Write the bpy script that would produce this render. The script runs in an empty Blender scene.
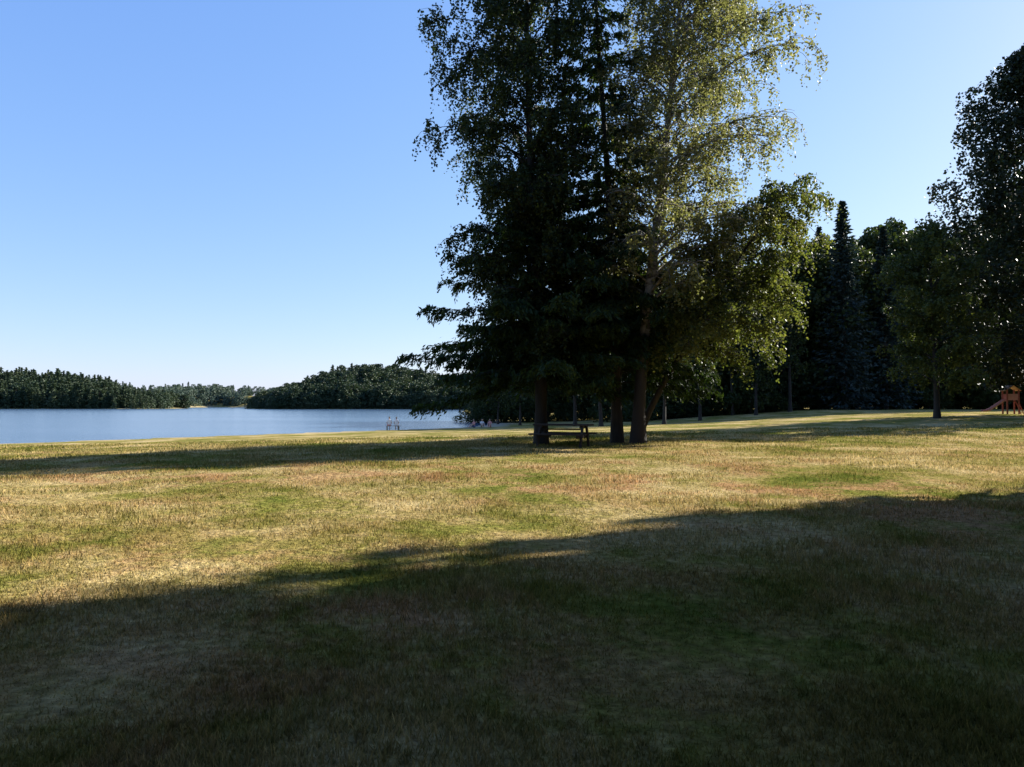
import bpy, math, random
import numpy as np
rng = np.random.default_rng(11)
random.seed(5)
SUN_EL = math.radians(25.0)
SUN_AZ = math.radians(60.0)      # clockwise from +Y
scene = bpy.context.scene

# ------------------------------------------------------------------ helpers
def unit(a):
    return a / np.maximum(np.sqrt((a*a).sum(-1,keepdims=True)), 1e-9)

class Geo:
    def __init__(s):
        s.V=[]; s.F=[]; s.M=[]; s.R=[]; s.n=0
    def add(s, V, F, m, R):
        s.V.append(np.asarray(V,dtype=np.float32)); s.F.append(np.asarray(F,dtype=np.int64)+s.n)
        k=len(F)
        s.M.append(np.full(k,m,dtype=np.int32) if np.isscalar(m) else m)
        s.R.append(np.full(k,R,dtype=np.float32) if np.isscalar(R) else R.astype(np.float32))
        s.n+=len(V)
    def tube(s, pts, rad, k=6, m=0):
        pts=np.asarray(pts,dtype=float); rad=np.asarray(rad,dtype=float); n=len(pts)
        t=np.empty_like(pts); t[1:-1]=pts[2:]-pts[:-2]; t[0]=pts[1]-pts[0]; t[-1]=pts[-1]-pts[-2]; t=unit(t)
        ref=np.array([0.,0.,1.]) if abs(t[0][2])<.8 else np.array([1.,0.,0.])
        b=np.stack([t[:,1]*ref[2]-t[:,2]*ref[1],t[:,2]*ref[0]-t[:,0]*ref[2],t[:,0]*ref[1]-t[:,1]*ref[0]],1); b=unit(b)
        c=np.stack([b[:,1]*t[:,2]-b[:,2]*t[:,1],b[:,2]*t[:,0]-b[:,0]*t[:,2],b[:,0]*t[:,1]-b[:,1]*t[:,0]],1)
        a=np.arange(k)*(2*math.pi/k)
        ring=(b[:,None,:]*np.cos(a)[None,:,None]+c[:,None,:]*np.sin(a)[None,:,None])*rad[:,None,None]+pts[:,None,:]
        i=np.arange(n-1)[:,None]*k; j=np.arange(k)[None,:]; j2=(j+1)%k
        F=np.stack([i+j,i+j2,i+k+j2,i+k+j],-1).reshape(-1,4)
        s.add(ring.reshape(-1,3),F,m,random.random())
    def leaves(s, c, L, W, axis=None, jit=1.0, m=1, R=None):
        N=len(c)
        r=rng.normal(size=(N,3))
        a=unit(r) if axis is None else unit(axis+r*jit)
        b=unit(np.cross(a,rng.normal(size=(N,3))))
        sc=(rng.uniform(.7,1.3,N))[:,None]
        V=np.stack([c-a*L/2*sc,c+b*W/2*sc,c+a*L/2*sc,c-b*W/2*sc],1).reshape(-1,3)
        F=np.arange(N*4).reshape(-1,4)
        s.add(V,F,m,rng.random(N) if R is None else R)
    def data(s):
        return (np.concatenate(s.V),np.concatenate(s.F),np.concatenate(s.M),np.concatenate(s.R))
    def copy_in(s, d, loc, rot=0., sc=(1,1,1), m=None):
        V,F,M,R=d
        if m is not None: M=np.where(M==1,m,M)
        c,q=math.cos(rot),math.sin(rot)
        X=V*np.array(sc)
        X=np.stack([X[:,0]*c-X[:,1]*q, X[:,0]*q+X[:,1]*c, X[:,2]],1)+np.array(loc)
        s.add(X,F,M,(R*.6+random.random()*.4))
    def build(s, name, mats, smooth=False):
        return build_mesh(name, s.data(), mats, smooth)

def build_mesh(name, d, mats, smooth=False):
    V,F,M,R=d
    me=bpy.data.meshes.new(name)
    me.vertices.add(len(V)); me.vertices.foreach_set('co',V.astype(np.float32).ravel())
    me.loops.add(F.size); me.loops.foreach_set('vertex_index',F.astype(np.int32).ravel())
    me.polygons.add(len(F)); me.polygons.foreach_set('loop_start',(np.arange(len(F))*4).astype(np.int32))
    me.polygons.foreach_set('material_index',M.astype(np.int32))
    if smooth: me.polygons.foreach_set('use_smooth',np.ones(len(F),dtype=bool))
    at=me.attributes.new('rnd','FLOAT','FACE'); at.data.foreach_set('value',R.astype(np.float32))
    for m in mats: me.materials.append(m)
    me.update(calc_edges=True)
    ob=bpy.data.objects.new(name,me); scene.collection.objects.link(ob)
    return ob

# ------------------------------------------------------------------ materials
def newmat(name):
    m=bpy.data.materials.new(name); m.use_nodes=True
    nt=m.node_tree; nt.nodes.clear()
    return m,nt,nt.nodes,nt.links
def ramp(nodes, stops):
    r=nodes.new('ShaderNodeValToRGB'); e=r.color_ramp.elements
    while len(e)<len(stops): e.new(.5)
    for el,(p,c) in zip(e,stops): el.position=p; el.color=(*c,1)
    return r
def leafmat(name, c1, c2, c3, trans=.35, scale=.5, tboost=1.3, FS=.84):
    c1,c2,c3=[tuple(v*FS for v in c) for c in (c1,c2,c3)]
    m,nt,N,L=newmat(name)
    at=N.new('ShaderNodeAttribute'); at.attribute_name='rnd'
    geo=N.new('ShaderNodeNewGeometry')
    nz=N.new('ShaderNodeTexNoise'); nz.inputs['Scale'].default_value=scale; nz.inputs['Detail'].default_value=1
    L.new(geo.outputs['Position'],nz.inputs['Vector'])
    mx=N.new('ShaderNodeMath'); mx.operation='MULTIPLY_ADD'; mx.inputs[1].default_value=.45
    L.new(at.outputs['Fac'],mx.inputs[0])
    m2=N.new('ShaderNodeMath'); m2.operation='MULTIPLY'; m2.inputs[1].default_value=.6; L.new(nz.outputs['Fac'],m2.inputs[0])
    L.new(m2.outputs[0],mx.inputs[2])
    r=ramp(N,[(.2,c1),(.5,c2),(.8,c3)]); L.new(mx.outputs[0],r.inputs[0])
    p=N.new('ShaderNodeBsdfPrincipled'); p.inputs['Roughness'].default_value=.55; p.inputs['Specular IOR Level'].default_value=.2
    L.new(r.outputs[0],p.inputs['Base Color'])
    o=N.new('ShaderNodeOutputMaterial')
    if trans<=0:
        L.new(p.outputs[0],o.inputs[0]); return m
    t=N.new('ShaderNodeBsdfTranslucent')
    tb=N.new('ShaderNodeMix'); tb.data_type='RGBA'; tb.blend_type='MULTIPLY'; tb.inputs[0].default_value=1
    tb.inputs[7].default_value=(tboost*1.1,tboost*1.12,tboost*.6,1); L.new(r.outputs[0],tb.inputs[6]); L.new(tb.outputs[2],t.inputs['Color'])
    ms=N.new('ShaderNodeMixShader'); ms.inputs[0].default_value=trans
    L.new(p.outputs[0],ms.inputs[1]); L.new(t.outputs[0],ms.inputs[2])
    L.new(ms.outputs[0],o.inputs[0])
    return m
def simple(name, col, rough=.6, var=.3, scale=8, metallic=0., bump=.0):
    m,nt,N,L=newmat(name)
    tc=N.new('ShaderNodeTexCoord'); nz=N.new('ShaderNodeTexNoise'); nz.inputs['Scale'].default_value=scale; nz.inputs['Detail'].default_value=5
    L.new(tc.outputs['Object'],nz.inputs['Vector'])
    r=ramp(N,[(.3,tuple(c*(1-var) for c in col)),(.7,tuple(min(1,c*(1+var)) for c in col))]); L.new(nz.outputs['Fac'],r.inputs[0])
    p=N.new('ShaderNodeBsdfPrincipled'); p.inputs['Roughness'].default_value=rough; p.inputs['Metallic'].default_value=metallic
    L.new(r.outputs[0],p.inputs['Base Color'])
    if bump>0:
        b=N.new('ShaderNodeBump'); b.inputs['Strength'].default_value=bump; b.inputs['Distance'].default_value=.02
        L.new(nz.outputs['Fac'],b.inputs['Height']); L.new(b.outputs[0],p.inputs['Normal'])
    o=N.new('ShaderNodeOutputMaterial'); L.new(p.outputs[0],o.inputs[0])
    return m
def barkmat(name, light, dark, lo, hi, sc=(6,6,1.2), base_z=None):
    m,nt,N,L=newmat(name)
    geo=N.new('ShaderNodeNewGeometry'); mp=N.new('ShaderNodeMapping'); mp.inputs['Scale'].default_value=sc
    L.new(geo.outputs['Position'],mp.inputs[0])
    nz=N.new('ShaderNodeTexNoise'); nz.inputs['Scale'].default_value=1.; nz.inputs['Detail'].default_value=6; nz.inputs['Roughness'].default_value=.65
    L.new(mp.outputs[0],nz.inputs['Vector'])
    r=ramp(N,[(lo,dark),(hi,light)]); L.new(nz.outputs['Fac'],r.inputs[0])
    out=r.outputs[0]
    if base_z:   # old birches: rough dark plates near the ground, pale skin higher up
        sx=N.new('ShaderNodeSeparateXYZ'); L.new(geo.outputs['Position'],sx.inputs[0])
        mr=N.new('ShaderNodeMapRange'); mr.inputs['From Min'].default_value=base_z[0]; mr.inputs['From Max'].default_value=base_z[1]; L.new(sx.outputs['Z'],mr.inputs['Value'])
        mx=N.new('ShaderNodeMix'); mx.data_type='RGBA'; L.new(mr.outputs[0],mx.inputs[0]); mx.inputs[6].default_value=(.024,.019,.016,1); L.new(out,mx.inputs[7]); out=mx.outputs[2]
    p=N.new('ShaderNodeBsdfPrincipled'); p.inputs['Roughness'].default_value=.85; L.new(out,p.inputs['Base Color'])
    b=N.new('ShaderNodeBump'); b.inputs['Strength'].default_value=.6; b.inputs['Distance'].default_value=.03
    L.new(nz.outputs['Fac'],b.inputs['Height']); L.new(b.outputs[0],p.inputs['Normal'])
    o=N.new('ShaderNodeOutputMaterial'); L.new(p.outputs[0],o.inputs[0])
    return m

M_bark   = barkmat('bark_dark',(.036,.028,.021),(.013,.010,.008),.35,.65)
M_birch  = barkmat('bark_birch',(.32,.29,.24),(.05,.04,.033),.40,.58,sc=(3,3,6),base_z=(3.0,7.0))
M_leafA  = leafmat('leaf_birch_dark',(.017,.029,.010),(.031,.049,.015),(.062,.083,.023),.27)
M_leafC  = leafmat('leaf_birch_gold',(.10,.112,.050),(.17,.178,.082),(.27,.255,.135),.46,tboost=1.12)
M_leafE  = leafmat('leaf_yellow_green',(.048,.070,.016),(.09,.11,.028),(.165,.165,.05),.42)
M_needle = leafmat('needles_green',(.012,.026,.007),(.025,.047,.012),(.06,.094,.018),.31)
M_forest = leafmat('leaf_forest',(.013,.023,.008),(.028,.044,.013),(.07,.088,.024),.28,.12)
M_pine   = leafmat('leaf_pine_dark',(.010,.017,.006),(.017,.028,.010),(.034,.046,.015),.12,.3)
M_oak    = leafmat('leaf_oak',(.010,.016,.005),(.016,.024,.007),(.025,.034,.010),0,.12)
M_spruce = leafmat('needles_spruce',(.016,.029,.028),(.025,.044,.038),(.045,.065,.052),.10,.2)
M_far    = leafmat('foliage_far',(.022,.038,.024),(.038,.062,.031),(.072,.092,.043),.12,.03)  # leaf colour lifted towards blue-green to imitate light air haze
M_haze_tint   = leafmat('foliage_far_haze_tint',(.045,.072,.062),(.068,.102,.078),(.108,.134,.092),.10,.02,FS=1.)  # stronger aerial haze mixed into the leaf colour, no volume

GS=.63
def grass_color(N,L):
    """world position driven lawn colour, shared by soil sheet and blades"""
    geo=N.new('ShaderNodeNewGeometry')
    def nz(scale,detail,rough=.55,off=0,st=1.):
        mp=N.new('ShaderNodeMapping'); mp.inputs['Location'].default_value=(off,off*.7,0); mp.inputs['Scale'].default_value=(1,st,0); L.new(geo.outputs['Position'],mp.inputs[0])
        n=N.new('ShaderNodeTexNoise'); n.inputs['Scale'].default_value=scale; n.inputs['Detail'].default_value=detail; n.inputs['Roughness'].default_value=rough
        L.new(mp.outputs[0],n.inputs['Vector']); return n
    n1=nz(.24,6,.76,3.1,.8); n2=nz(.5,6,.76,17.,.8); n3=nz(.12,2,.5,41.); n4=nz(9,2,.6,5.)
    cs=lambda *c: tuple(v*GS for v in c)
    r1=ramp(N,[(.37,cs(.15,.175,.032)),(.45,cs(.27,.245,.060)),(.52,cs(.43,.335,.130)),(.62,cs(.64,.49,.235))]); L.new(n1.outputs['Fac'],r1.inputs[0])
    r2=ramp(N,[(.47,(0,0,0)),(.59,(1,1,1))]); L.new(n2.outputs['Fac'],r2.inputs[0])
    r3=ramp(N,[(.42,(.25,.25,.25)),(.58,(1,1,1))]); L.new(n3.outputs['Fac'],r3.inputs[0])
    mu=N.new('ShaderNodeMath'); mu.operation='MULTIPLY'; L.new(r2.outputs[0],mu.inputs[0]); L.new(r3.outputs[0],mu.inputs[1])
    sx=N.new('ShaderNodeSeparateXYZ'); L.new(geo.outputs['Position'],sx.inputs[0])
    fa=N.new('ShaderNodeMapRange'); fa.inputs['From Min'].default_value=15; fa.inputs['From Max'].default_value=36; fa.inputs['To Min'].default_value=.9; fa.inputs['To Max'].default_value=.15
    L.new(sx.outputs['Y'],fa.inputs['Value'])
    mu2=N.new('ShaderNodeMath'); mu2.operation='MULTIPLY'; L.new(mu.outputs[0],mu2.inputs[0]); L.new(fa.outputs[0],mu2.inputs[1])
    mx=N.new('ShaderNodeMix'); mx.data_type='RGBA'; L.new(mu2.outputs[0],mx.inputs[0]); L.new(r1.outputs[0],mx.inputs[6]); mx.inputs[7].default_value=(*cs(.48,.28,.135),1)
    r4=ramp(N,[(.3,(.62,.62,.62)),(.7,(1.35,1.35,1.35))]); L.new(n4.outputs['Fac'],r4.inputs[0])
    m2=N.new('ShaderNodeMix'); m2.data_type='RGBA'; m2.blend_type='MULTIPLY'; m2.inputs[0].default_value=1
    L.new(mx.outputs[2],m2.inputs[6]); L.new(r4.outputs[0],m2.inputs[7])
    return m2.outputs[2],geo

m,nt,N,L=newmat('lawn_ground'); M_ground=m
col,geo=grass_color(N,L)
at=N.new('ShaderNodeAttribute'); at.attribute_name='sand'
mx=N.new('ShaderNodeMix'); mx.data_type='RGBA'; L.new(at.outputs['Fac'],mx.inputs[0]); L.new(col,mx.inputs[6]); mx.inputs[7].default_value=(.34,.29,.21,1)
p=N.new('ShaderNodeBsdfPrincipled'); p.inputs['Roughness'].default_value=1; p.inputs['Specular IOR Level'].default_value=.0
L.new(mx.outputs[2],p.inputs['Base Color'])
nb=N.new('ShaderNodeTexNoise'); nb.inputs['Scale'].default_value=6; nb.inputs['Detail'].default_value=4; nb.inputs['Roughness'].default_value=.7; L.new(geo.outputs['Position'],nb.inputs['Vector'])
b=N.new('ShaderNodeBump'); b.inputs['Strength'].default_value=.9; b.inputs['Distance'].default_value=.08; L.new(nb.outputs['Fac'],b.inputs['Height']); L.new(b.outputs[0],p.inputs['Normal'])
o=N.new('ShaderNodeOutputMaterial'); L.new(p.outputs[0],o.inputs[0])

m,nt,N,L=newmat('grass_blades'); M_grass=m
col,geo=grass_color(N,L)
at=N.new('ShaderNodeAttribute'); at.attribute_name='rnd'
rr=ramp(N,[(0,(.6,.72,.55)),(.5,(1.0,1.0,.95)),(1,(1.45,1.38,1.3))]); L.new(at.outputs['Fac'],rr.inputs[0])
mm=N.new('ShaderNodeMix'); mm.data_type='RGBA'; mm.blend_type='MULTIPLY'; mm.inputs[0].default_value=1; L.new(col,mm.inputs[6]); L.new(rr.outputs[0],mm.inputs[7])
p=N.new('ShaderNodeBsdfDiffuse'); L.new(mm.outputs[2],p.inputs[0])
t=N.new('ShaderNodeBsdfTranslucent'); L.new(mm.outputs[2],t.inputs[0])
ms=N.new('ShaderNodeMixShader'); ms.inputs[0].default_value=.35; L.new(p.outputs[0],ms.inputs[1]); L.new(t.outputs[0],ms.inputs[2])
o=N.new('ShaderNodeOutputMaterial'); L.new(ms.outputs[0],o.inputs[0])

m,nt,N,L=newmat('lake_water'); M_water=m
geo=N.new('ShaderNodeNewGeometry')
mp=N.new('ShaderNodeMapping'); mp.inputs['Scale'].default_value=(.8,1.3,1); mp.inputs['Rotation'].default_value=(0,0,.4); L.new(geo.outputs['Position'],mp.inputs[0])
n1=N.new('ShaderNodeTexNoise'); n1.inputs['Scale'].default_value=1.4; n1.inputs['Detail'].default_value=5; n1.inputs['Roughness'].default_value=.6; L.new(mp.outputs[0],n1.inputs['Vector'])
b=N.new('ShaderNodeBump'); b.inputs['Strength'].default_value=.42; b.inputs['Distance'].default_value=.10; L.new(n1.outputs['Fac'],b.inputs['Height'])
n2=N.new('ShaderNodeTexNoise'); n2.inputs['Scale'].default_value=.02; n2.inputs['Detail'].default_value=4
mp2=N.new('ShaderNodeMapping'); mp2.inputs['Scale'].default_value=(.5,2.5,1); L.new(geo.outputs['Position'],mp2.inputs[0]); L.new(mp2.outputs[0],n2.inputs['Vector'])
r=ramp(N,[(.35,(.035,.075,.135)),(.65,(.075,.125,.19))]); L.new(n2.outputs['Fac'],r.inputs[0])
p=N.new('ShaderNodeBsdfPrincipled'); p.inputs['Roughness'].default_value=.16; p.inputs['IOR'].default_value=1.33
L.new(r.outputs[0],p.inputs['Base Color']); L.new(b.outputs[0],p.inputs['Normal'])
o=N.new('ShaderNodeOutputMaterial'); L.new(p.outputs[0],o.inputs[0])

# ------------------------------------------------------------------ terrain
lake=np.array([(-900,-250),(-300,-90),(-75,2),(-50,30),(-34.6,50),(-20,69),(-5.5,87),(-3,100),(-8,150),(-22,300),(-28,430),(-60,450),(-150,452),(-190,520),(-200,640),(-215,790),(-330,810),(-330,640),(-240,560),(-238,482),(-331,476),(-420,420),(-900,300)],dtype=float)
def lake_sd(P):
    P=np.atleast_2d(P).astype(float); n=len(lake)
    d=np.full(len(P),1e18); ins=np.zeros(len(P),bool)
    for i in range(n):
        a=lake[i]; b_=lake[(i+1)%n]; ab=b_-a
        t=np.clip(((P-a)@ab)/(ab@ab),0,1); q=a+t[:,None]*ab
        d=np.minimum(d,((P-q)**2).sum(1))
        c=((a[1]>P[:,1])!=(b_[1]>P[:,1]))
        with np.errstate(divide='ignore',invalid='ignore'):
            xi=(b_[0]-a[0])*(P[:,1]-a[1])/(b_[1]-a[1]+1e-12)+a[0]
        ins^=(c&(P[:,0]<xi))
    return np.where(ins,-1,1)*np.sqrt(d)
def sstep(a,b_,x):
    t=np.clip((x-a)/(b_-a),0,1); return t*t*(3-2*t)
def zfun(x,y):
    x=np.atleast_1d(np.asarray(x,float)); y=np.atleast_1d(np.asarray(y,float))
    sd=lake_sd(np.stack([x,y],1))
    zl=.85*sstep(8,40,x)*sstep(25,64,y)
    zl=zl+.12*sstep(0,20,x)*sstep(60,95,y)
    zl=zl+12*sstep(560,900,np.hypot(x,y))
    zl=zl+18*np.exp(-((x+100)/66)**2-((y-560)/62)**2)+9*np.exp(-((x+400)/130)**2-((y-580)/80)**2)
    zl=zl+.035*np.sin(x*.45+y*.2)*np.sin(y*.37+1)+.02*np.sin(x*1.3+.5)*np.sin(y*1.1)
    z=-1+(zl+1)*sstep(-2,45,sd)
    return np.where(sd<0,-1.0-np.minimum(2.5,-sd*.08),z+.0)
def z1(x,y): return float(zfun(x,y)[0])

nr,na=230,420
rad=np.concatenate([[0.4],np.geomspace(1.0,4200,nr-1)])
ang=np.linspace(0,2*math.pi,na,endpoint=False)
X=(rad[:,None]*np.cos(ang)).ravel(); Y=(rad[:,None]*np.sin(ang)).ravel()
Z=zfun(X,Y)
i=np.arange(nr-1)[:,None]*na; j=np.arange(na)[None,:]; j2=(j+1)%na
F=np.stack([i+j,i+na+j,i+na+j2,i+j2],-1).reshape(-1,4)
cidx=len(X)
V=np.concatenate([np.stack([X,Y,Z],1),[[0,0,z1(0,0)]]])
cf=np.array([[cidx,k,(k+1)%na,(k+2)%na] for k in range(0,na,2)])
F=np.concatenate([F,cf])
g=build_mesh('ground',(V,F,np.zeros(len(F)),np.zeros(len(F))),[M_ground],True)
sd=lake_sd(V[:,:2]); sand=(1-sstep(1.5,4.5,sd+.8*np.sin(V[:,0]*.9)))*sstep(60,80,V[:,1])*(1-sstep(150,220,V[:,1]))
sand=np.maximum(sand,(1-sstep(.3,1.6,sd))*.6)
at=g.data.attributes.new('sand','FLOAT','POINT'); at.data.foreach_set('value',sand.astype(np.float32))

wv=np.array([(-1000,-300,-1),(60,-300,-1),(60,900,-1),(-1000,900,-1)],float)
build_mesh('lake_water',(wv,np.array([[0,1,2,3]]),np.zeros(1),np.zeros(1)),[M_water])

# ------------------------------------------------------------------ grass
def make_grass():
    n=480000
    d=np.exp(rng.uniform(math.log(2.6),math.log(46),n))
    x=rng.uniform(-.82,.82,n)*d; y=d
    keep=(np.sin(x*2.1+np.sin(y*1.7)*1.5)*np.sin(y*2.7+np.sin(x*1.3))>rng.uniform(-1.6,.8,n))
    x,y,d=x[keep],y[keep],d[keep]; n=len(x)
    sdv=lake_sd(np.stack([x,y],1)); k=sdv>1.5; x,y,d=x[k],y[k],d[k]; n=len(x)
    z=zfun(x,y)-.005
    hv=.75+.45*np.sin(x*.9+np.sin(y*.6)*2)*np.sin(y*.8+np.sin(x*.5)*2)
    h=(.038+.0010*d)*rng.uniform(.5,1.8,n)*hv; w=.0036+.0011*d
    az=rng.uniform(0,2*math.pi,n); b_=np.stack([np.cos(az),np.sin(az),np.zeros(n)],1)*(w/2)[:,None]
    lean=rng.normal(size=(n,3))*.45; lean[:,2]=1; lean=unit(lean)*h[:,None]
    base=np.stack([x,y,z],1)
    V=np.stack([base-b_,base+b_,base+lean+b_*.25,base+lean-b_*.25],1).reshape(-1,3)
    F=np.arange(n*4).reshape(-1,4)
    build_mesh('grass',(V,F,np.zeros(n),rng.random(n)),[M_grass])
make_grass()

# ------------------------------------------------------------------ tree generators
def dirv(az,el): return np.array([math.cos(az)*math.cos(el),math.sin(az)*math.cos(el),math.sin(el)])
def lerp_path(P,u):
    u=np.atleast_1d(u); i0=np.minimum(u.astype(int),len(P)-2); f=(u-i0)[:,None]
    return P[i0]*(1-f)+P[i0+1]*f
def birch(name, base, H, r0, lean, lo, nprim, spread, mats, leafL=.11, dens=4.5, strand=(.4,1.5), e0=(.55,1.1), droop=1.25, k=10, step=.07, up=0.12, bare=0., pw=1.4):
    g=Geo(); base=np.array(base,float); lean=np.array(lean,float)
    n=18; T=np.linspace(0,1,n)
    wob=np.stack([np.sin(T*7+base[0])*.18*T,np.cos(T*6+base[1])*.18*T,np.zeros(n)],1)
    P=base+lean*(T**pw)[:,None]+wob; P[:,2]=base[2]+H*T-.1*(T==0)
    R=r0*(1-T)**.85+.015; R[0]*=1.45; R[1]*=1.03
    g.tube(P,R,k,0)
    C=[];
    for i in range(nprim):
        t=lo+(1-lo)*((i+random.random())/nprim)**.9*.98
        p=lerp_path(P,np.array([t*(n-1)]))[0]
        az=i*2.39996+random.uniform(-.5,.5)
        Lb=spread(t,az)*random.uniform(.75,1.1)
        if Lb<.25: continue
        e=e0[0]+(e0[1]-e0[0])*t+random.uniform(-.2,.2)
        ns=8; pts=[p]
        a=az
        for s in range(ns):
            el=e-droop*(s/ns)**1.2
            a+=random.uniform(-.14,.14)
            pts.append(pts[-1]+dirv(a,el)*Lb/ns)
        pts=np.array(pts); rb=max(.014,r0*(1-t)**.8*.36*min(1,Lb/3.5))
        g.tube(pts,rb*(1-np.linspace(0,1,ns+1))**.8+.007,5,0)
        nsec=int(4+Lb*3.0)
        for q in range(nsec):
            s=random.uniform(.15,1.0); ps=lerp_path(pts,np.array([s*ns]))[0]
            sa=az+random.choice([-1,1])*random.uniform(.35,1.3); se=random.uniform(-.25,.55)
            Ls=(.35+Lb*.33*(1-s*.55))*random.uniform(.6,1.25)
            sp=[ps]
            for w in range(3): sp.append(sp[-1]+dirv(sa+random.uniform(-.2,.2),se-.45*w)*Ls/3)
            sp=np.array(sp); g.tube(sp,np.linspace(max(.009,rb*.35),.005,4),3,0)
            if random.random()<bare: continue
            nst=max(2,int(Ls*dens*random.uniform(.6,1.4)))
            p0=lerp_path(sp,rng.uniform(.1,3,nst))
            ln=rng.uniform(strand[0],strand[1],nst)
            m_=max(4,int(ln.mean()/step)); v=np.linspace(0,1,m_)[None,:,None]
            ha=rng.uniform(0,6.28,nst); hd=np.stack([np.cos(ha),np.sin(ha),np.zeros(nst)],1)*(rng.uniform(.05,.35,nst)*ln)[:,None]
            dn=np.zeros((nst,1,3)); dn[:,0,2]=-ln*rng.uniform(.7,1,nst)
            c=p0[:,None,:]+hd[:,None,:]*np.sqrt(v)+dn*(v**1.2)+np.array([0,0,up])*v
            C.append(c.reshape(-1,3))
    C=np.concatenate(C); C=C+rng.normal(size=C.shape)*.06; print(name,'leaves',len(C))
    g.leaves(C,leafL,leafL*.78)
    return g.build(name,mats)

def conifer(name, base, H, r0, lo, nprim, spread, mats, L=.22, W=.07, lean=(0,0,0), sag=.55, e_lo=-.05, e_hi=.5, dens=40, k=10):
    g=Geo(); base=np.array(base,float); lean=np.array(lean,float)
    n=16; T=np.linspace(0,1,n)
    P=base+lean*T[:,None]; P[:,2]=base[2]+H*T; P[0,2]-=.1
    P[:,0]+=np.sin(T*5)*.12
    R=r0*(1-T)**.9+.012; R[0]*=1.4
    g.tube(P,R,k,0)
    C=[];A=[]
    for i in range(nprim):
        t=lo+(1-lo)*((i+random.random())/nprim)*.99
        p=lerp_path(P,np.array([t*(n-1)]))[0]
        az=i*2.39996+random.uniform(-.5,.5); Lb=spread(t,az)*random.uniform(.5,1.12)
        if Lb<.15: continue
        e=e_lo+(e_hi-e_lo)*t+random.uniform(-.12,.12); ns=7; pts=[p]; a=az
        for s in range(ns):
            f=s/ns; el=e-sag*math.sin(f*math.pi*.9)+.15*f; a+=random.uniform(-.1,.1)
            pts.append(pts[-1]+dirv(a,el)*Lb/ns)
        pts=np.array(pts); rb=max(.01,r0*(1-t)*.22*min(1,Lb/3))
        g.tube(pts,rb*(1-np.linspace(0,1,ns+1))**.8+.005,4,0)
        nsec=int(4+Lb*5.5); segs=[pts[2:]]
        for q in range(nsec):
            s=random.uniform(.10,1.0); ps=lerp_path(pts,np.array([s*ns]))[0]
            sa=a+random.choice([-1,1])*random.uniform(.5,1.15); Ls=(.25+Lb*.32*(1-s*.75)*min(1,s*3))*random.uniform(.6,1.25)
            sp=[ps]
            for w in range(3): sp.append(sp[-1]+dirv(sa,-.12-.26*w+random.uniform(-.15,.15))*Ls/3)
            segs.append(np.array(sp))
        for sp in segs:
            dd=sp[1:]-sp[:-1]; ln=np.sqrt((dd*dd).sum(1)).sum(); m_=max(4,int(ln*dens))
            u=rng.uniform(0,len(sp)-1,m_); i0=np.minimum(u.astype(int),len(sp)-2); fr=(u-i0)[:,None]
            c=sp[i0]*(1-fr)+sp[i0+1]*fr
            c=c+rng.normal(size=c.shape)*.045; c[:,2]-=rng.exponential(.09,m_)
            C.append(c); A.append(unit(dd[i0])*.9+np.array([0,0,-.45]))
    C=np.concatenate(C);A=np.concatenate(A); print(name,'needles',len(C))
    g.leaves(C,L,W,A,.45)
    return g.build(name,mats)

def blob_tree(H=18., cr=5., lo=.12, nclump=70, per=170, leaf=.34, r0=.32, top=.9, limbs=12, csz=(1.0,2.0)):
    g=Geo(); n=9; T=np.linspace(0,1,n)
    P=np.stack([np.sin(T*4)*.25,np.cos(T*3)*.2-.2,H*.85*T],1); P[0,2]=-.2
    R=r0*(1-T)**.8+.03; R[0]*=1.4; g.tube(P,R,8,0)
    for i in range(nclump):
        t=lo+(1-lo)*((i+.5)/nclump)
        prof=math.sin(math.pi*min(1,(t-lo)/(1-lo)*.86+.14))**.6
        a=i*2.39996+random.uniform(-.6,.6); rr=cr*prof*random.uniform(.35,1.0)
        c=np.array([math.cos(a)*rr,math.sin(a)*rr,H*t*top+random.uniform(-.6,.6)])
        if i%max(1,nclump//limbs)==0:
            q=np.array([0,0,max(1.5,c[2]-rr*.7)]); mid=(q+c)/2+np.array([0,0,.3]); g.tube([q,mid,c],[r0*.3,r0*.18,.02],4,0)
        s=random.uniform(*csz)*(.6+.4*prof)
        v=unit(rng.normal(size=(per,3)))*(rng.uniform(.35,1.08,per)**.6)[:,None]*np.array([s,s,s*.72])
        v*= (1+.22*np.sin(v[:,:1]*5+i)*np.cos(v[:,1:2]*4))
        g.leaves(c+v,leaf,leaf*.7,R=np.clip(rng.random(per)*.6+random.random()*.4,0,1))
    return g.data()

def spruce_data(H=22., cr=3.2, nbr=170, leaf=(1.,.22), per=9, lo=.05, r0=.25, pexp=.85, el0=-.35, jit=.22):
    g=Geo(); g.tube(np.array([[0,0,-.2],[0,0,H*.5],[0,0,H]]),[r0,r0*.55,.02],6,0)
    C=[];A=[]
    for i in range(nbr):
        t=lo+(1-lo)*(i/nbr); a=i*2.39996+random.uniform(-.3,.3)
        Lb=cr*(1-t)**pexp*random.uniform(.6,1.2)+.12; z=H*t
        u=np.linspace(.08,1,per)[:,None]
        d=dirv(a,el0+t*.7)
        c=np.array([0,0,z])+d*Lb*u+rng.normal(size=(per,3))*np.array([jit,jit,jit*.55])*(.3+Lb*.25)
        c[:,2]-=.12*Lb*np.sin(u[:,0]*3)
        C.append(c); A.append(np.repeat(unit(d+np.array([0,0,-.25]))[None],per,0))
    C=np.concatenate(C); g.leaves(C,leaf[0],leaf[1],np.concatenate(A),.4)
    return g.data()

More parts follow.
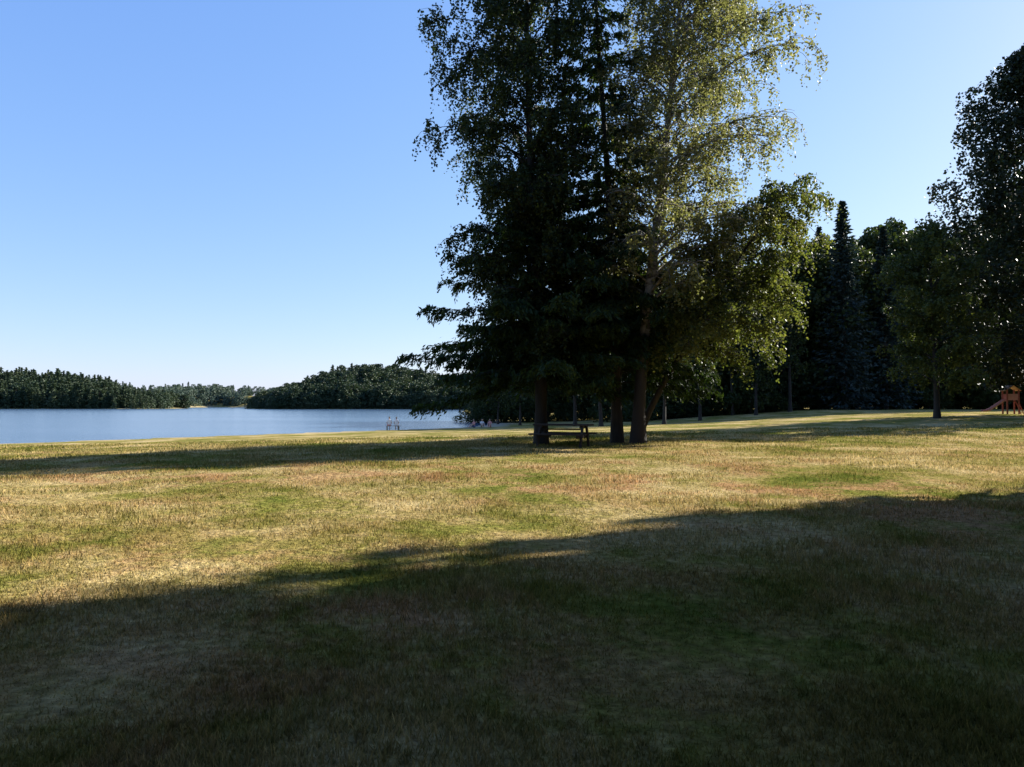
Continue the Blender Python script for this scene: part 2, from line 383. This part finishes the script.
# ------------------------------------------------------------------ main group of trees
zb=lambda x,y: z1(x,y)
def spA(t,az):
    c=math.cos(az)
    v=np.interp(t,[.12,.3,.5,.7,.85,1],[3.0,3.9,4.5,4.3,3.2,.6])
    return v*(1.0+(.05 if c<0 else -.3)*abs(c))*(.85+.15*abs(c))
birch('birch_tree',(1.22,31.0,zb(1.2,31)),24.0,.24,(-.9,.4,0),.15,96,spA,[M_bark,M_leafA],dens=6.6,leafL=.12)
def spC(t,az):
    c=math.cos(az)
    v=np.interp(t,[.1,.3,.5,.7,.85,1],[2.0,4.2,4.9,4.8,3.5,.8])
    return v*(1+.32*c if c>0 else 1+.40*c)*(.8+.2*abs(c))
birch('birch_tree',(5.25,30.9,zb(5.2,30.9)),24.0,.25,(2.9,.4,0),.24,128,spC,[M_birch,M_leafC],dens=4.3,bare=.18,strand=(.4,1.5),leafL=.115,pw=1.35)
birch('birch_tree',(5.45,32.0,zb(5.4,32.0)),11.2,.14,(6.9,-.3,0),.34,60,lambda t,az:np.interp(t,[.3,.6,1],[3.3,3.5,1.8])*(1+.1*math.cos(az)),[M_bark,M_leafE],dens=7.2,e0=(.10,.40),strand=(.3,1.2),leafL=.125,pw=1.25)
conifer('larch_tree',(4.5,31.7,zb(4.5,31.7)),24.0,.22,.16,140,lambda t,az:np.interp(t,[.1,.3,.5,.85,1],[4.0,3.6,2.7,1.5,.3])*(1-.10*math.cos(az)),[M_bark,M_needle],lean=(-.9,.3,0))
conifer('larch_tree',(4.6,32.5,zb(4.4,32.5)),11.5,.13,.22,80,lambda t,az:np.interp(t,[.1,.4,1],[4.8,3.6,.3]),[M_bark,M_needle],sag=.35,e_lo=.0)
conifer('fir_tree',(1.3,31.8,zb(1.3,31.8)),13.5,.14,.185,160,lambda t,az:np.interp(t,[.18,.35,.6,1],[5.0,4.8,3.4,.3])*(1-.15*math.cos(az)),[M_bark,M_needle],sag=.36,e_lo=-.0)

# ------------------------------------------------------------------ woodland on the right
blobs=[blob_tree(18,5,.1),blob_tree(16,4.6,.08,nclump=62),blob_tree(20,4.4,.12,nclump=75)]
bush=blob_tree(4,2.6,.05,nclump=22,per=110,leaf=.28,r0=.08,csz=(.7,1.2))
spr=spruce_data(22,3.6,420,(.42,.17),26,pexp=.95,el0=-.45,jit=.16)
G=Geo()
def u2(px,d): return (px-512)/740*d
def put(data,px,d,hpx,H0,wide=1.0,g=G):
    x=u2(px,d); y=d; z=z1(x,y); top=1.6+(405-hpx)*d/740; s=(top-z)/H0
    g.copy_in(data,(x,y,z),random.uniform(0,6.28),(s*wide,s*wide,s))
HB=[18*.95,16*.95,20*.95]
for row,(dd,off) in enumerate([(98,0),(109,9)]):
    for px in np.arange(478,1130,25):
        px=px+off+random.uniform(-6,6)
        d=dd+random.uniform(-4,4)+ (14 if px<600 else 0) + 12*float(sstep(760,900,px))
        tp=np.interp(px,[470,520,560,640,720,790,860,960,1100],[376,345,310,290,274,248,238,224,170])+random.uniform(-16,18)-row*3
        k=random.randrange(3); put(blobs[k],px,d,tp,HB[k],random.uniform(.85,1.1))
for px in np.arange(474,1110,12):
    d=(95 if px>600 else 110)+12*float(sstep(760,900,px))+random.uniform(-3,3); x=u2(px,d)
    G.copy_in(bush,(x,d,z1(x,d)-.2),random.uniform(0,6.28),(random.uniform(.7,1.3),)*2+(random.uniform(.5,1.4),))
G.build('woodland',[M_bark,M_forest])
for (px,d,tp,w) in [(845,96,200,1.2),(821,104,226,1.0),(886,100,226,1.3)]:
    x=u2(px,d); z=z1(x,d); s=(1.6+(405-tp)*d/740-z)/22
    g=Geo(); g.copy_in(spr,(0,0,0),random.uniform(0,6),(s*w*.95,s*w*.95,s)); o=g.build('spruce_tree',[M_bark,M_spruce]); o.location=(x,d,z)
def birch_at(name,px,d,tp,r0,lo,n,spr_,mats,**kw):
    x=u2(px,d); z=z1(x,d); H=1.6+(405-tp)*d/740-z
    return birch(name,(x,d,z),H,r0,(random.uniform(-.6,.6),0,0),lo,n,spr_,mats,**kw)
M_leafR=leafmat('leaf_lawn_tree',(.033,.05,.014),(.06,.083,.022),(.115,.133,.036),.36)
birch_at('alder_tree',937,55,222,.2,.14,60,lambda t,az:np.interp(t,[.1,.35,.7,1],[3.8,4.9,3.6,.5]),[M_bark,M_leafR],leafL=.19,dens=6.5,step=.1,strand=(.3,1.0),droop=.9)
x=u2(1046,58); z=z1(x,58); H=1.6+(405-22)*58/740-z
g=Geo(); bt=blob_tree(30,6.8,.1,nclump=210,per=380,leaf=.26,r0=.4,csz=(1.0,2.1)); g.copy_in(bt,(0,0,0),0,(H/28.5,H/28.5,H/28.5)); o=g.build('pine_tree',[M_bark,M_pine]); o.location=(x,58,z)
for px,d,tp,r in [(700,80,330,.16),(601,76,335,.2),(756,86,330,.17),(575,82,340,.2),(664,72,335,.16),(733,92,310,.2),(498,100,372,.14),(520,92,365,.15),(790,90,300,.2)]:
    birch_at('young_birch_tree',px,d,tp,r,.34,20,lambda t,az:np.interp(t,[.2,.5,1],[3.0,2.8,.4]),[M_bark,M_forest],leafL=.27,dens=4.5,step=.14)

# ------------------------------------------------------------------ unseen trees: sunward row inferred from its shadow, others added to block sky
shade=blob_tree(25,8.3,.06,nclump=230,per=210,leaf=.60,r0=.45,csz=(1.7,2.8))
sky_blocker=blob_tree(22,9.5,.36,nclump=140,per=200,leaf=.62,r0=.45,csz=(1.8,2.9))  # high crowns added out of view to hold sky light off the foreground
for data,lst in ((shade,[(22.5,11.3,1.05),(30,16.2,1.05),(38,21,1.05),(47,26.3,1.06),(56,31,1.08),(65,36.5,1.08),(27,2,1.),(34,8,1.1),(44,14,1.1),(25,-8,1.),(37,-3,1.1),(50,4,1.1),(-30,3,.95),(-26,-8,1.)]),  # last two, on the left, added only to block sky light
                 (sky_blocker,[(9,-3.5,1.),(-8,-5,1.),(1,-13,1.),(17,-12,1.),(-16,-14,1.),(-21,-4,1.),(17,3,1.),(1.5,-5.5,1.),(-15,-3,1.)])):
    me=None
    for (x,y,s) in lst:
        if me is None:
            o=build_mesh('offscreen_shade_oak',data,[M_bark,M_oak]); me=o.data
        else:
            o=bpy.data.objects.new('offscreen_shade_oak',me); scene.collection.objects.link(o)
        o.location=(x,y,z1(x,y)-.05); o.scale=(s,s,s); o.rotation_euler=(0,0,x*1.7)

# ------------------------------------------------------------------ far shore forest
fc=[spruce_data(22,4.6,60,(2.6,1.),4,.03),spruce_data(19,4.2,50,(2.4,1.),4,.03)]
fb=[blob_tree(17,5.5,.06,nclump=26,per=30,leaf=1.2,csz=(1.7,2.8),limbs=2),blob_tree(14,5.5,.06,nclump=22,per=28,leaf=1.2,csz=(1.7,2.8),limbs=2)]
G=Geo(); cnt=0
pp=np.array([random.uniform(-260,640) for _ in range(26000)]); dd=np.exp(rng.uniform(math.log(400),math.log(1000),26000))
xx=u2(pp,dd); ssd=lake_sd(np.stack([xx,dd],1)); zz=zfun(xx,dd)
for px,d,x,s,z in zip(pp,dd,xx,ssd,zz):
    if s<3 or s>(150 if px>270 else 100): continue
    if random.random()>(.62 if s<30 else .30)*(1. if d<650 else .8): continue
    con=random.random()<(.72 if px<150 else .06)
    hs=np.interp(px,[0,60,110,130,145,160,210,250,270,300,340,400,450,520],[.80,.84,.74,.60,.5,.66,.76,.64,.62,.74,.84,.82,.8,.8])*random.uniform(.84,1.08)*(.75 if s<9 else 1)
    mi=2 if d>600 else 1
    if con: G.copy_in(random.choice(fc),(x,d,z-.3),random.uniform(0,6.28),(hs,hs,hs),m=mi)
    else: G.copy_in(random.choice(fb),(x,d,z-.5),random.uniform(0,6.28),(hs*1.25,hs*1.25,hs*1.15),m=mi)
    cnt+=1
print('far trees',cnt)
G.build('far_shore_forest',[M_bark,M_far,M_haze_tint])

# ------------------------------------------------------------------ picnic table
M_wood=simple('weathered_wood',(.035,.025,.018),.8,.35,14,bump=.3); M_pale=simple('pale_wood',(.30,.25,.18),.8,.2,10)
def box(name,size,loc,rot=(0,0,0),mat=None,parent=None,bev=.006):
    import bmesh
    bm=bmesh.new(); bmesh.ops.create_cube(bm,size=1)
    for v in bm.verts: v.co.x*=size[0]; v.co.y*=size[1]; v.co.z*=size[2]
    if bev: bmesh.ops.bevel(bm,geom=bm.edges[:],offset=bev,segments=2,affect='EDGES')
    me=bpy.data.meshes.new(name); bm.to_mesh(me); bm.free(); me.materials.append(mat)
    o=bpy.data.objects.new(name,me); scene.collection.objects.link(o); o.location=loc; o.rotation_euler=rot
    if parent: o.parent=parent
    return o
def empty(name,loc,rz=0):
    e=bpy.data.objects.new(name,None); scene.collection.objects.link(e); e.location=loc; e.rotation_euler=(0,0,rz); return e
pt=empty('picnic_table',(2.0,28.9,z1(2.0,28.9)),math.radians(-20)); pt.scale=(1.12,1.12,1.12)
for q in range(5): box('top_plank_%d'%(q+1),(2.0,.138,.055),(0,-.30+q*.15,.76),mat=M_wood,parent=pt)
for sgn in (-1,1):
    for q in range(2): box('seat_plank_%d'%(q+1),(2.0,.135,.055),(0,sgn*(.66+q*.145),.45),mat=M_wood,parent=pt)
for sx in (-1,1):
    xx=sx*.70
    box('seat_beam',(.05,1.62,.11),(xx,0,.367),mat=M_wood,parent=pt)
    box('top_beam',(.05,.72,.09),(xx,0,.687),mat=M_wood,parent=pt)
    for sgn in (-1,1):
        box('leg',(.07,.13,.82),(xx+sx*.061,sgn*.42,.36),(sgn*math.radians(24),0,0),M_wood,pt)
box('brace',(1.34,.08,.05),(0,0,.60),mat=M_wood,parent=pt)

# ------------------------------------------------------------------ playground slide
M_red=simple('red_paint',(.28,.08,.07),.5,.15,5); M_pink=simple('faded_pink_plastic',(.48,.24,.23),.4,.1,4); M_or=simple('orange_roof',(.45,.24,.12),.5,.1,4)
sx_,sy_=u2(1006,60),60.; ps=empty('playground_slide',(sx_,sy_,z1(sx_,sy_)),math.radians(-12))
for a in(-.42,.42):
    for b_ in(-.42,.42): box('post',(.1,.1,2.0),(a+.35,b_,1.0),mat=M_red,parent=ps)
box('platform',(.74,.94,.06),(.35,0,1.05),mat=M_wood,parent=ps)
for sgn in(-1,1):
    box('roof_panel',(.72,1.15,.04),(.35+sgn*.27,0,2.10),(0,sgn*math.radians(38),0),M_or,ps)
    box('guard_panel',(.74,.03,.5),(.35,sgn*.42,1.38),mat=M_pink,parent=ps)
    box('ladder_rail',(.05,.05,1.35),(.98,sgn*.24,.56),(0,math.radians(-20),0),M_red,ps)
for q in range(5): box('ladder_rung',(.04,.46,.04),(1.18-q*.085,0,.14+q*.225),mat=M_red,parent=ps)
g=Geo()
cp=[(-.07,1.06),(-.25,1.0),(-.75,.62),(-1.2,.30),(-1.45,.2),(-1.75,.19)]
prof=[(-.27,.16),(-.25,0),(.25,0),(.27,.16),(.24,.16),(.22,.03),(-.22,.03),(-.24,.16)]
V=[(x,yy,zz+h) for x,zz in cp for yy,h in prof]; n=len(prof)
F=[[i*n+j,i*n+(j+1)%n,(i+1)*n+(j+1)%n,(i+1)*n+j] for i in range(len(cp)-1) for j in range(n)]
g.add(V,F,0,.5); o=g.build('slide_chute',[M_pink]); o.parent=ps

# ------------------------------------------------------------------ people
M_skin=simple('skin',(.50,.30,.21),.5,.08,3); M_hair=simple('hair',(.05,.03,.02),.6,.2,20)
M_eye=simple('eye',(.03,.03,.03),.3,.0,3); M_lip=simple('lips',(.4,.15,.13),.5,.0,3)
def sphere(name,r,loc,sc,mat,parent,rot=(0,0,0)):
    import bmesh
    bm=bmesh.new(); bmesh.ops.create_uvsphere(bm,u_segments=16,v_segments=10,radius=r)
    me=bpy.data.meshes.new(name); bm.to_mesh(me); bm.free(); me.materials.append(mat)
    for p_ in me.polygons: p_.use_smooth=True
    o=bpy.data.objects.new(name,me); scene.collection.objects.link(o); o.location=loc; o.scale=sc; o.parent=parent; o.rotation_euler=rot
    return o
def person(loc,rz,pose,top,bottom,hair=M_hair,s=1.0,swim=False):
    J={}
    if pose=='chair':   hip=.52
    elif pose=='ground':hip=.13
    else: hip=.93
    J['pel']=(0,0,hip); J['waist']=(0,-.01,hip+.16); J['chest']=(0,.0,hip+.36); J['neck']=(0,.01,hip+.53); J['nk2']=(0,.02,hip+.60); J['hd']=(0,.03,hip+.66)
    for sd_,n in((-1,'L'),(1,'R')):
        J['hip'+n]=(sd_*.10,0,hip-.02); J['sh'+n]=(sd_*.18,0,hip+.49)
        if pose=='chair':
            J['kn'+n]=(sd_*.12,.44,hip+.01); J['an'+n]=(sd_*.13,.46,.08); J['to'+n]=(sd_*.14,.62,.035)
            J['el'+n]=(sd_*.25,.06,hip+.22); J['wr'+n]=(sd_*.15,.30,hip+.11)
        elif pose=='ground':
            J['kn'+n]=(sd_*.13,.38,.42); J['an'+n]=(sd_*.13,.72,.09); J['to'+n]=(sd_*.14,.86,.04)
            J['el'+n]=(sd_*.23,.14,hip+.27); J['wr'+n]=(sd_*.12,.36,.44)
        else:
            k=.1*sd_
            J['kn'+n]=(sd_*.11,.03+k*.6,.49); J['an'+n]=(sd_*.12,-.03+k*.8,.08); J['to'+n]=(sd_*.13,.13+k*.8,.035)
            J['el'+n]=(sd_*.26,-.04,hip+.22); J['wr'+n]=(sd_*.27,.06,hip-.02)
    E=[('pel','waist','t'),('waist','chest','t'),('chest','neck','t'),('neck','nk2','s'),('nk2','hd','s')]
    for n in 'LR': E+=[('pel','hip'+n,'b'),('hip'+n,'kn'+n,'b'),('kn'+n,'an'+n,'s'),('an'+n,'to'+n,'s'),('neck','sh'+n,'t'),('sh'+n,'el'+n,'t'),('el'+n,'wr'+n,'s')]
    rads={'pel':(.15,.115),'waist':(.125,.095),'chest':(.15,.105),'neck':(.085,.07),'nk2':(.05,.05),'hd':(.05,.05),'hip':(.09,.09),'kn':(.06,.06),'an':(.04,.04),'to':(.04,.028),'sh':(.062,.062),'el':(.042,.042),'wr':(.027,.027)}
    names=list(J); idx={n:i for i,n in enumerate(names)}
    me=bpy.data.meshes.new('skel'); me.from_pydata([J[n] for n in names],[(idx[a],idx[b_]) for a,b_,_ in E],[])
    tmp=bpy.data.objects.new('skel',me); scene.collection.objects.link(tmp)
    tmp.modifiers.new('s','SKIN'); sv=me.skin_vertices[0].data
    for n in names:
        key=n[:-1] if (n[-1] in 'LR' and n[:-1] in rads) else n
        sv[idx[n]].radius=rads[key]; sv[idx[n]].use_root=(n=='pel')
    ss=tmp.modifiers.new('ss','SUBSURF'); ss.levels=2; ss.render_levels=2
    dg=bpy.context.evaluated_depsgraph_get(); dg.update()
    bme=bpy.data.meshes.new_from_object(tmp.evaluated_get(dg)); bpy.data.objects.remove(tmp)
    bme.materials.clear()
    for m_ in (M_skin,top,bottom): bme.materials.append(m_)
    Jn={k:np.array(v) for k,v in J.items()}
    for p_ in bme.polygons:
        c=np.array(p_.center); best=9;lab='s'
        for a,b_,l in E:
            A_,B_=Jn[a],Jn[b_]; t=np.clip((c-A_)@(B_-A_)/((B_-A_)@(B_-A_)),0,1); q=np.linalg.norm(c-A_-t*(B_-A_))
            if a.startswith('hip') and t>.65: l='s'
            if a.startswith('sh') and t>.6: l='s'
            if q<best: best=q;lab=l
        if lab=='t' and swim: lab='s'
        p_.material_index={'s':0,'t':1,'b':2}[lab]; p_.use_smooth=True
    body=bpy.data.objects.new('person',bme); scene.collection.objects.link(body)
    body.location=loc; body.rotation_euler=(0,0,rz); body.scale=(s,s,s)
    h=(0,.035,hip+.745)
    sphere('head',.1,h,(.78,.95,1.17),M_skin,body)
    sphere('nose',.016,(0,h[1]+.10,h[2]-.005),(.8,1.2,1.3),M_skin,body)
    sphere('mouth',.02,(0,h[1]+.088,h[2]-.048),(1.1,.4,.3),M_lip,body)
    for sd_ in(-1,1):
        sphere('eye',.011,(sd_*.03,h[1]+.088,h[2]+.015),(1,.6,.7),M_eye,body)
        sphere('ear',.022,(sd_*.078,h[1],h[2]),(.4,.8,1.3),M_skin,body)
        n='L' if sd_<0 else 'R'; w=Jn['wr'+n]; f=unit(w-Jn['el'+n]); side=unit(np.cross(f,[0,0,1.])) if abs(f[2])<.95 else np.array([1.,0,0]); dn=np.cross(side,f)
        gh=Geo()
        gh.tube([w-f*.02,w+f*.02,w+f*.055,w+f*.085],[.026,.036,.036,.02],8,0)
        for q,(o_,ln) in enumerate([(-.028,.062),(-.01,.072),(.009,.068),(.026,.052)]):
            r_=w+f*.075+side*o_; a1=r_+f*ln*.5; a2=a1+(f*.8-dn*.5)*ln*.5; gh.tube([r_-f*.01,a1,a2],[.0095,.009,.006],6,0)
        r_=w+f*.03-side*.03*sd_; gh.tube([r_,r_+(f*.7-side*.7*sd_)*.03,r_+(f*.9-side*.4*sd_)*.06],[.012,.011,.007],6,0)
        hh=gh.build('hand',[M_skin],True); hh.parent=body
    sphere('hair',.104,(0,h[1]-.018,h[2]+.022),(.84,.96,1.12),hair,body,(math.radians(12),0,0))
    return body
M_white=simple('white_cotton',(.80,.78,.76),.8,.05,4); M_rose=simple('rose_cotton',(.6,.25,.22),.8,.1,4); M_blue=simple('blue_cotton',(.08,.12,.3),.8,.1,4); M_khaki=simple('khaki',(.35,.28,.18),.8,.1,4)
bx,by=u2(393,76),76.; bz=z1(bx,by)
# the pair sits sideways on the bench, turned towards the sun
bb=empty('beach_bench',(bx,by,bz),math.radians(20))
for q in range(3): box('seat_slat',(1.5,.12,.035),(0,-.13+q*.13,.44),mat=M_pale,parent=bb)
for q in(-1,1):
    box('support',(.08,.38,.42),(q*.6,0,.21),mat=M_pale,parent=bb)
person((bx-.34,by-.13,bz),math.radians(20),'chair',M_white,M_rose)
person((bx+.34,by+.12,bz),math.radians(5),'chair',M_white,M_white,s=.98)
for px,d,rz,t_,b_ in [(474,84,2.4,M_rose,M_blue),(482,86,-2.8,M_white,M_khaki),(490,85,2.9,M_rose,M_rose)]:
    x=u2(px,d); person((x,d,z1(x,d)-.03),rz,'ground',t_,b_,s=1.0)

# ------------------------------------------------------------------ sky, sun, camera
w=bpy.data.worlds.new('World'); scene.world=w; w.use_nodes=True; nt=w.node_tree
bg=nt.nodes['Background']; sk=nt.nodes.new('ShaderNodeTexSky'); sk.sky_type='NISHITA'; sk.sun_disc=False
sk.sun_elevation=SUN_EL; sk.sun_rotation=SUN_AZ; sk.air_density=1.0; sk.dust_density=.6; sk.ozone_density=2.0; sk.altitude=500
sep=nt.nodes.new('ShaderNodeSeparateColor'); cmb=nt.nodes.new('ShaderNodeCombineColor'); nt.links.new(sk.outputs[0],sep.inputs[0])
for ch,(gain,pw) in enumerate([(1.50,.78),(2.14,.60),(4.7,.27)]):
    a=nt.nodes.new('ShaderNodeMath'); a.operation='POWER'; a.inputs[1].default_value=pw; nt.links.new(sep.outputs[ch],a.inputs[0])
    b=nt.nodes.new('ShaderNodeMath'); b.operation='MULTIPLY'; b.inputs[1].default_value=gain; nt.links.new(a.outputs[0],b.inputs[0]); nt.links.new(b.outputs[0],cmb.inputs[ch])
nt.links.new(cmb.outputs[0],bg.inputs[0]); bg.inputs[1].default_value=.15
sl=bpy.data.lights.new('sun','SUN'); sl.energy=15.5; sl.angle=math.radians(.53); sl.color=(1,.95,.86)
so=bpy.data.objects.new('sun',sl); scene.collection.objects.link(so)
from mathutils import Vector
dvec=Vector((math.sin(SUN_AZ)*math.cos(SUN_EL),math.cos(SUN_AZ)*math.cos(SUN_EL),math.sin(SUN_EL)))
so.rotation_euler=dvec.to_track_quat('Z','Y').to_euler(); so.location=(60,40,60)
cd=bpy.data.cameras.new('camera'); cd.lens=26; cd.sensor_width=36; cd.clip_end=9000; cd.clip_start=.05
co=bpy.data.objects.new('camera',cd); scene.collection.objects.link(co); co.location=(0,0,1.6+z1(0,0)); co.rotation_euler=(math.radians(90+1.66),0,0)
scene.camera=co
scene.view_settings.view_transform='Standard'; scene.view_settings.look='None'; scene.view_settings.exposure=0
